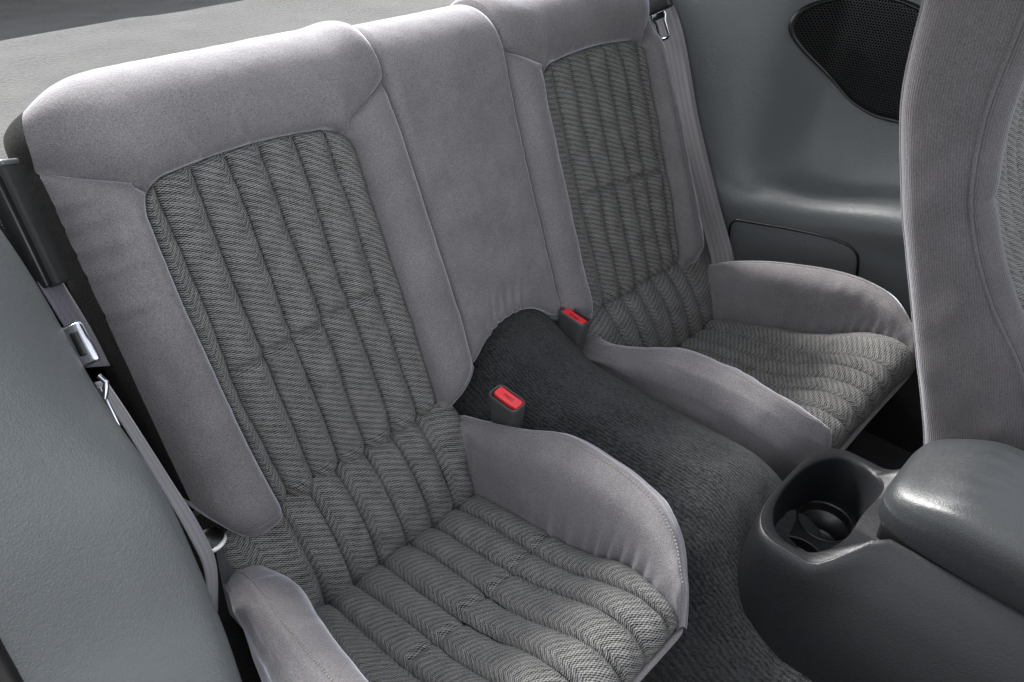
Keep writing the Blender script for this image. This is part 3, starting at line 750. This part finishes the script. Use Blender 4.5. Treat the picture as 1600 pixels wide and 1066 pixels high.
# chrome tongue: a loop of flat metal
o_ = (.632, .221, .775)
tube('tongue', loc_pts(fr, o_, [(-.014, 0, .030), (-.016, 0, .020), (-.011, 0, .010), (-.011, 0, -.018), (-.006, 0, -.024), (.006, 0, -.024), (.011, 0, -.018), (.011, 0, .010), (.016, 0, .020), (.014, 0, .030)]), .0032, CHROME, rb, 8)
rbox('tongue_neck', (.030, .005, .014), CHROME, rb, fr, loc_pts(fr, o_, [(0, 0, .022)])[0], .002, 2)

lb = tag(empty('seat_belt', (-.60, -.05, .40)), 'dark seat belt with a shiny chrome buckle plate, along the near trim edge', 'seat belt')
strap('webbing', [(-.600, .34, .89), (-.594, .235, .785), (-.590, .130, .68), (-.592, .09, .64)],
      [(.62, .50, -.55), (.62, .50, -.55), (.62, .50, -.55), (.62, .50, -.55)], .046, WEBD, lb)
strap('webbing', [(-.596, .085, .625), (-.592, .05, .585), (-.588, .0, .525), (-.586, -.04, .478), (-.586, -.056, .43), (-.60, -.06, .36)],
      [(.5, .6, -.5), (.5, .6, -.5), (.55, .55, -.55), (.6, .5, -.5), (.6, .5, -.5), (.6, .5, -.5)], .030, WEB, lb)
ft = frame((.05, .62, .78), np.cross((.05, .62, .78), (-.50, -.62, .62)))
rbox('tongue', (.027, .010, .046), CHROME, lb, ft, (-.606, .075, .683), .0046, 4, .84)
rbox('tongue_slot', (.0095, .0108, .028), BLACK, lb, ft, np.array((-.606, .075, .684)) + ft @ np.array((0.001, 0, 0)), .003, 3)
rbox('slot_insert', (.0082, .0128, .011), ORANGE, lb, ft, np.array((-.606, .075, .678)) + ft @ np.array((.001, 0, 0)), .002, 2)
rbox('latch_plate', (.007, .004, .046), CHROME, lb, ft, np.array((-.612, .040, .622)) + ft @ np.array((.004, 0, 0)), .0016, 2)
tube('plate_hook', np.array([(-.604, .052, .655), (-.601, .045, .649), (-.605, .041, .642), (-.609, .039, .635)]), .003, CHROME, lb, 8)

an = tag(empty('belt_anchor', (-.565, .0, .40)), 'glossy black cap over a pale metal rim below the near corner of the seat back', 'belt anchor')
th = np.linspace(0, np.pi / 2, 8)
afr = frame((-.10, .10, 1), (1, 0, 0)); ao = np.array((-.556, .012, .398))
lathe('cap', [(.0185 * math.cos(a), .006 * math.sin(a)) for a in th], BLACK, an, afr, ao)
ar = np.linspace(-2.5, -.35, 30); rr_ = .0028 * np.sin((ar + 2.5) / 2.15 * np.pi) ** .6 + .0002
tube('rim', ao + np.stack([.0195 * np.cos(ar), .0195 * np.sin(ar), 0 * ar - .002], 1) @ afr.T, 0, mat_plain('pale_metal', (.72, .72, .71), .3, .2), an, 8, rr=rr_)

# seat-back latch cover at the near side
lf = frame((.0, .42, .91), (.55, .62, -.3))
lc = tag(empty('latch_cover', (-.58, .16, .70)), 'dark plastic latch bar standing beside the near edge of the seat back', 'latch cover')
rbox('cover_bar', (.034, .022, .132), mat_plain('matt_plastic', (.018, .019, .0195), .7, 0, .3), lc, lf, (-.585, .190, .768), .004, 3)
rbox('cap', (.034, .024, .006), mat_plain('grey_plastic', (.09, .095, .10), .4), lc, lf, np.array((-.585, .190, .768)) + lf @ np.array((0, 0, .0665)), .002, 2)
rbox('side_flange', (.012, .016, .120), BLACK, lc, lf, np.array((-.585, .190, .768)) + lf @ np.array((-.021, .004, -.004)), .002, 2)
rbox('striker', (.034, .020, .034), BLACK, lc, lf, np.array((-.597, .170, .705)) + lf @ np.array((-.006, .004, -.01)), .005, 2)

# ------------------------------------------------------------------ buckles with red buttons
HOUSING = mat_plain('buckle_housing', (.042, .043, .044), .5)
def buckle(label, o, fr, slot_side):
    b = tag(empty('seat_belt_buckle', o), label, 'buckle', 'seat belt buckles')
    o = np.array(o, float)
    at = lambda x, y, z: o + fr @ np.array((x, y, z))
    # housing: rounded tube with an open top
    W, D, H = .0155, .0275, .062
    a = np.linspace(0, 2 * np.pi, 48, endpoint=False)
    def ring(k, z, e=5):
        c, sn = np.cos(a), np.sin(a)
        return np.stack([W * k * np.sign(c) * np.abs(c) ** (2 / e), (D - W * (1 - k)) * np.sign(sn) * np.abs(sn) ** (2 / e), np.full(48, z)], 1)
    R = [ring(.72, -.075), ring(.80, -.06), ring(.92, -.03), ring(.99, -.012), ring(1.0, -.004), ring(.97, -.0008), ring(.90, 0), ring(.83, -.001), ring(.80, -.004), ring(.79, -.016)]
    grid('housing', np.array(R) @ fr.T + o, HOUSING, b, closed=True, flip=True)
    grid('recess', (np.array([ring(.80, -.010), ring(.01, -.010)])) @ fr.T + o, BLACK, b, closed=True, flip=True)
    # button: slightly dished
    gx = np.linspace(-1, 1, 14)[None, :]; gy = np.linspace(-1, 1, 24)[:, None]
    bw, bd = .0088, .0225
    ex = 6.0
    rim = (np.abs(gx) ** ex + np.abs(gy) ** ex)
    z = -.0012 - .0022 * (1 - gy ** 2) * 1.0 - .004 * np.clip(rim - 1.0, 0, 1) 
    P = np.stack([gx * bw + 0 * gy - slot_side * .0034, gy * bd + 0 * gx, z], -1)
    drop = P.copy()
    P = np.concatenate([P[:1] - [0, 0, .008], P, P[-1:] - [0, 0, .008]]); P = np.concatenate([P[:, :1] - [0, 0, .008], P, P[:, -1:] - [0, 0, .008]], 1)
    bt = grid('button', P @ fr.T + o, RED, b)
    # moulded lettering on the button
    cu_ = bpy.data.curves.new('press', 'FONT'); cu_.body = 'PRESS'; cu_.size = .0078; cu_.align_x = 'CENTER'; cu_.align_y = 'CENTER'; cu_.extrude = .00018
    tmp = bpy.data.objects.new('tmp', cu_); me = bpy.data.meshes.new_from_object(tmp); bpy.data.objects.remove(tmp); bpy.data.curves.remove(cu_)
    me.name = 'press_lettering'
    m4 = Matrix([list(x) for x in fr]).to_4x4(); m4.translation = Vector(at(-slot_side * .0034, 0, -.0027))
    me.transform(m4 @ Matrix.Rotation(-math.pi / 2 if slot_side < 0 else math.pi / 2, 4, 'Z'))
    link('press_lettering', me, mat_plain('red_print', (.25, .008, .014), .5), bt)
    return b
buckle('near seat belt buckle with red button, by the near cushion on the dark carpet', (-.130, -.086, .434), frame((-.14, -.10, 1), (1, 0, 0)), -1)
buckle('far seat belt buckle with red button, between the carpeted tunnel and the far seat', (.110, -.018, .437), frame((.02, -.12, 1), (1, .0, 0)), 1)

# ------------------------------------------------------------------ centre console
con = tag(empty('centre_console', (.04, -.7, .1)), 'dark grey centre console with cup holder and padded armrest at lower right', 'console')
na = 160; an_ = np.linspace(0, 2 * np.pi, na, endpoint=False)
CX, CY = .037, -.508
def outline(hw, rear, front, e=3.2):
    c, sn = np.cos(an_), np.sin(an_)
    x = hw * np.sign(c) * np.abs(c) ** (2 / e); y = rear * np.abs(sn) ** (2 / e)
    tau = (an_ - np.pi) / np.pi; m = tau > 0
    tm = np.minimum(tau, 1 - tau)                                   # 0 at the flanks' start, .5 in the middle of the front
    fl = np.clip(tm / .40, 0, 1) ** 2.6
    x = np.where(m, np.where(tau < .5, -1, 1) * hw * np.clip((.5 - tm) / .10, 0, 1), x)
    y = np.where(m, -front * fl, y)
    return np.stack([CX + x, CY + y], 1)
def well(k, e=2.25):
    c, sn = np.cos(an_), np.sin(an_)
    x = .0985 * k * np.sign(c) * np.abs(c) ** (2 / e); y = np.where(sn > 0, .050 * k, .056 * k) * np.sign(sn) * np.abs(sn) ** (2 / e)
    y = np.where(sn < 0, y + .012 * k * np.exp(-(x / .05) ** 2), y)
    return np.stack([CX + x, CY + y], 1)
def lift(p, z, amt=.052, a=.535, b=.60): return np.concatenate([p, (z + amt * ss(-p[:, 1], a, b))[:, None]], 1)
LIDX, LIDH = .066, .088
def squeeze(p, f):
    q = p.copy(); k = f * ss(-p[:, 1], .535, .605); sg = np.clip((p[:, 0] - CX) / .10, -1, 1)
    q[:, 0] = p[:, 0] * (1 - k) + (LIDX + LIDH * sg) * k; return q
R = [np.concatenate([outline(.158, .080, .80), np.full((na, 1), .10)], 1),
     np.concatenate([outline(.146, .074, .80), np.full((na, 1), .22)], 1),
     lift(squeeze(outline(.136, .069, .80), .03), .31, .01),
     lift(squeeze(outline(.127, .065, .80), .22), .370, .02),
     lift(squeeze(outline(.121, .062, .80), .50), .397, .034),
     lift(squeeze(outline(.115, .059, .80), .80), .4075, .046),
     lift(squeeze(outline(.110, .0565, .795), .95), .4085, .052)]
W_ = [lift(well(1.05), .4085, .040, .528, .60), lift(well(1.01), .404, .030, .528, .60), lift(well(.97), .388, .014, .53, .60), np.concatenate([well(.93), np.full((na, 1), .360)], 1), np.concatenate([well(.90), np.full((na, 1), .330)], 1)]
ro = np.array([spl(c, 60) for c in np.stack(R, 1)]); wi = np.array([spl(c, 34) for c in np.stack(W_, 1)])
body = np.concatenate([ro, wi], 1)      # (na, 94, 3)
grid('console_body', body.transpose(1, 0, 2), CONS, con, closed=True)
# well floor with two round recesses
bm = bmesh.new()
def loop(pts): 
    vs = [bm.verts.new(p) for p in pts]; return [bm.edges.new((vs[i], vs[(i + 1) % len(vs)])) for i in range(len(vs))]
ed = loop([(x, y, .332) for x, y in well(.93)])
CUPS = [(CX + .044, -.505), (CX - .046, -.505)]
ca_ = np.linspace(0, 2 * np.pi, 40, endpoint=False)
for c in CUPS: ed += loop([(c[0] + .0365 * math.cos(k), c[1] + .0365 * math.sin(k), .332) for k in ca_])
bmesh.ops.triangle_fill(bm, edges=ed, use_beauty=True)
me = bpy.data.meshes.new('well_floor'); bm.to_mesh(me); bm.free()
wf = link('well_floor', me, CONS, con)
for c in CUPS:
    lathe('cup_recess', [(.0385, .0005), (.0378, .0020), (.0366, .0018), (.0358, -.002), (.0345, -.012), (.0338, -.0135), (.0330, -.0135), (.032, -.045), (.028, -.049), (.012, -.0495), (.0001, -.0495)], BLACK, con, np.eye(3), (c[0], c[1], .332))
# padded armrest lid
nl = 120; la = np.linspace(0, 2 * np.pi, nl, endpoint=False)
def sup(hx, hy, cx_, cy_, e): 
    c, sn = np.cos(la), np.sin(la); return np.stack([cx_ + hx * np.sign(c) * np.abs(c) ** (2 / e), cy_ + hy * np.sign(sn) * np.abs(sn) ** (2 / e)], 1)
LX, LY, HX, HY = .066, -.832, .096, .264
LR = [(.93, .461), (.985, .463), (1.0, .470), (1.0, .484), (.985, .503), (.94, .521), (.86, .5325), (.70, .539), (.45, .542), (.2, .543), (.0, .543)]
rings = []
for k, z in LR:
    hx = HX * k; hy = HY - HX * (1 - k) * 1.15
    p = sup(hx, hy, LX, LY, 5.5 if k > .8 else 4.0); zz = np.full(nl, z)
    zz = zz - (z - .457) * .30 * ss(p[:, 1], -.66, -.575) * (k < .999)
    rings.append(np.concatenate([p, zz[:, None]], 1))
ctrl = np.stack(rings, 1); lid = np.array([spl(c, 60) for c in ctrl]).transpose(1, 0, 2)
grid('armrest_lid', lid, LID, con, closed=True)
rbox('lid_gap', (.150, .50, .030), BLACK, con, np.eye(3), (LX - .004, LY, .452), .006, 2)

# ------------------------------------------------------------------ far front seat back
fs = tag(empty('front_seat', (.45, -.5, .40)), 'back of the far front seat in ribbed grey velour, brightly lit on its front', 'front seat')
zz = np.linspace(.40, 1.20, 90)
yr = itp(zz, [.40, .44, .61, .768, .88, .98, 1.08, 1.2], [-.575, -.560, -.489, -.425, -.392, -.384, -.378, -.385])    # rear edge
yp = itp(zz, [.40, .50, .591, .664, .76, .857, .98, 1.08, 1.2], [-.700, -.672, -.628, -.566, -.510, -.486, -.484, -.486, -.49])   # piping
xs = .205 + .0 * zz
def fcol(pts): return np.stack(pts, 1)
L = np.r_[0, np.cumsum(np.hypot(np.diff(zz), np.diff(yr)))]
def fsurf(name, ctrl, mat, n=40, wrinkle=.001, uvw=True):
    P = np.array([spl(c, n) for c in ctrl])
    P[..., 0] -= wrinkle * vnoise(P[..., 1] * 30, P[..., 2] * 22)
    d = np.linalg.norm(np.diff(P, axis=1), axis=2); U = np.concatenate([np.zeros((len(P), 1)), np.cumsum(d, 1)], 1)
    return grid(name, P, mat, fs, uv=np.stack([U, np.broadcast_to(L[:, None], U.shape)], -1))
# side panel: from inside the rear, round the rear corner, flat side, to the piping
fsurf('side_panel', fcol([np.stack([xs + .26, yr + .012, zz], 1), np.stack([xs + .05, yr + .010, zz], 1), np.stack([xs + .018, yr + .003, zz], 1), np.stack([xs + .004, yr - .010, zz], 1), np.stack([xs, yr * .7 + yp * .3, zz], 1), np.stack([xs + .001, yr * .3 + yp * .7, zz], 1), np.stack([xs + .008, yp + .002, zz], 1)]), VELOUR_F, 60)
tube('piping', np.stack([xs + .009, yp, zz], 1), .0026, mat_velour('dark_piping', (.07, .066, .069), sheen=.2), fs)
# front face: bolster then recessed pleated insert
split = .775
fb = fcol([np.stack([xs + .010, yp + .002, zz], 1), np.stack([xs + .016, yp - .012, zz], 1), np.stack([xs + .036, yp - .022, zz], 1), np.stack([xs + .062, yp - .014, zz], 1), np.stack([xs + .078, yp + .008, zz], 1), np.stack([xs + .082, yp + .024, zz], 1)])
iz = zz < split
L_all = L
def fpart(name, sel, mat):
    global L
    P = np.array([spl(c, 36) for c in fb[sel]]); e = endf(np.abs(zz[sel] - split), .03)
    P[..., 1] += (1 - e)[:, None] * .008
    d = np.linalg.norm(np.diff(P, axis=1), axis=2); U = np.concatenate([np.zeros((len(P), 1)), np.cumsum(d, 1)], 1)
    grid(name, P, mat, fs, uv=np.stack([U, np.broadcast_to(L_all[sel][:, None], U.shape)], -1))
fpart('lower_bolster', zz < split + .01, VELOUR_F)
fpart('upper_bolster', zz >= split, VELOUR_F)
ins = empty('x') if False else None
zi = np.linspace(.42, 1.08, 120)
ypi = np.interp(zi, zz, yp)
back_ = grid('pleated_insert', np.stack([np.stack([np.full(120, .285), ypi + .030, zi], 1), np.stack([np.full(120, .64), ypi + .030, zi], 1)], 1), WEAVE, fs, uv=np.stack([np.stack([np.full(120, .285), zi], 1), np.stack([np.full(120, .64), zi], 1)], 1))
for k in range(8):
    t = np.linspace(0, 1, 13)[None, :]
    x0 = .287 + .044 * k
    h = .012 * puff(t, 2.0) + 0 * zi[:, None]
    P = np.stack([x0 + .044 * t + 0 * h, ypi[:, None] + .026 - h, zi[:, None] + 0 * h], -1)
    grid('pleat', P, WEAVE, back_, uv=np.stack([x0 + .044 * t + 0 * h, zi[:, None] * 1.05 + 0 * h], -1))
fx = fcol([np.stack([.64 + 0 * zz, yp + .03, zz], 1), np.stack([.67 + 0 * zz, yp - .018, zz], 1), np.stack([.70 + 0 * zz, yp - .01, zz], 1), np.stack([.715 + 0 * zz, yr * .5 + yp * .5, zz], 1), np.stack([.70 + 0 * zz, yr, zz], 1), np.stack([.45 + 0 * zz, yr + .014, zz], 1)])
fsurf('outer_cover', fx, VELOUR_F, 50)

# ------------------------------------------------------------------ unseen overhead panel, added and cut to shape the cabin light
BLOCK_LINING = mat_carpet('light_block_lining', (.20, .20, .20), (.28, .28, .28), 300)
def light_block_roof(x0, x1, y0, y1):
    x = np.linspace(x0, x1, 16)[None, :]; y = np.linspace(y0, y1, 16)[:, None]
    P = np.stack([x + 0 * y, y + 0 * x, 1.39 - .10 * np.abs((x - .05) / .78) ** 2.5 - .03 * ((y + .5) / .8) ** 2], -1)
    o = grid('light_block_roof', P, BLOCK_LINING, thick=.03); return tag(o, kind='structure')
light_block_roof(-.22, .82, -.46, .18)
# unseen deck added to shade the hatch well
x = np.linspace(-.85, .95, 12)[None, :]; y = np.linspace(1.45, 2.45, 12)[:, None]
tag(grid('light_block_deck', np.stack([x + 0 * y, y + 0 * x, 1.10 - .05 * (y - 1.45) + 0 * x], -1), BLOCK_LINING, thick=.03), kind='structure')

# unseen body sides added to block side light: quarter pillars and far door
def side(name, pts, th):
    """pts: rows (y) of (x, y, z) from the lower to the upper edge"""
    o = grid(name, np.array([spl(r, 14) for r in pts]), BLOCK_LINING, thick=th); return tag(o, kind='structure')
side('light_block_pillar', [[(.845, y, .90), (.84, y, 1.10), (.80, y, 1.32)] for y in np.linspace(-.32, .75, 12)], .02)
side('light_block_pillar', [[(-.735, y, .98 - .1 * (y < 0)), (-.745, y, 1.15), (-.70, y, 1.32)] for y in np.linspace(.12, .75, 12)], -.02)
side('light_block_far_door', [[(.86, y, .05), (.87, y, .5), (.86, y, .96)] for y in np.linspace(-1.9, -.58, 12)], .03)

# unseen half-open door, added to keep light from the left off the console
side('light_block_near_door', [[(x, y, .05), (x - .01, y, .5), (x, y, .97)] for x, y in zip(np.linspace(-.87, -1.62, 12), np.linspace(-1.75, -.86, 12))], .03)
side('light_block_dash', [[(x, -1.62, .10), (x, -1.50, .55), (x, -1.58, .92), (x, -1.95, .98)] for x in np.linspace(-.85, .87, 12)], .03)  # unseen front panel, added to block light from ahead
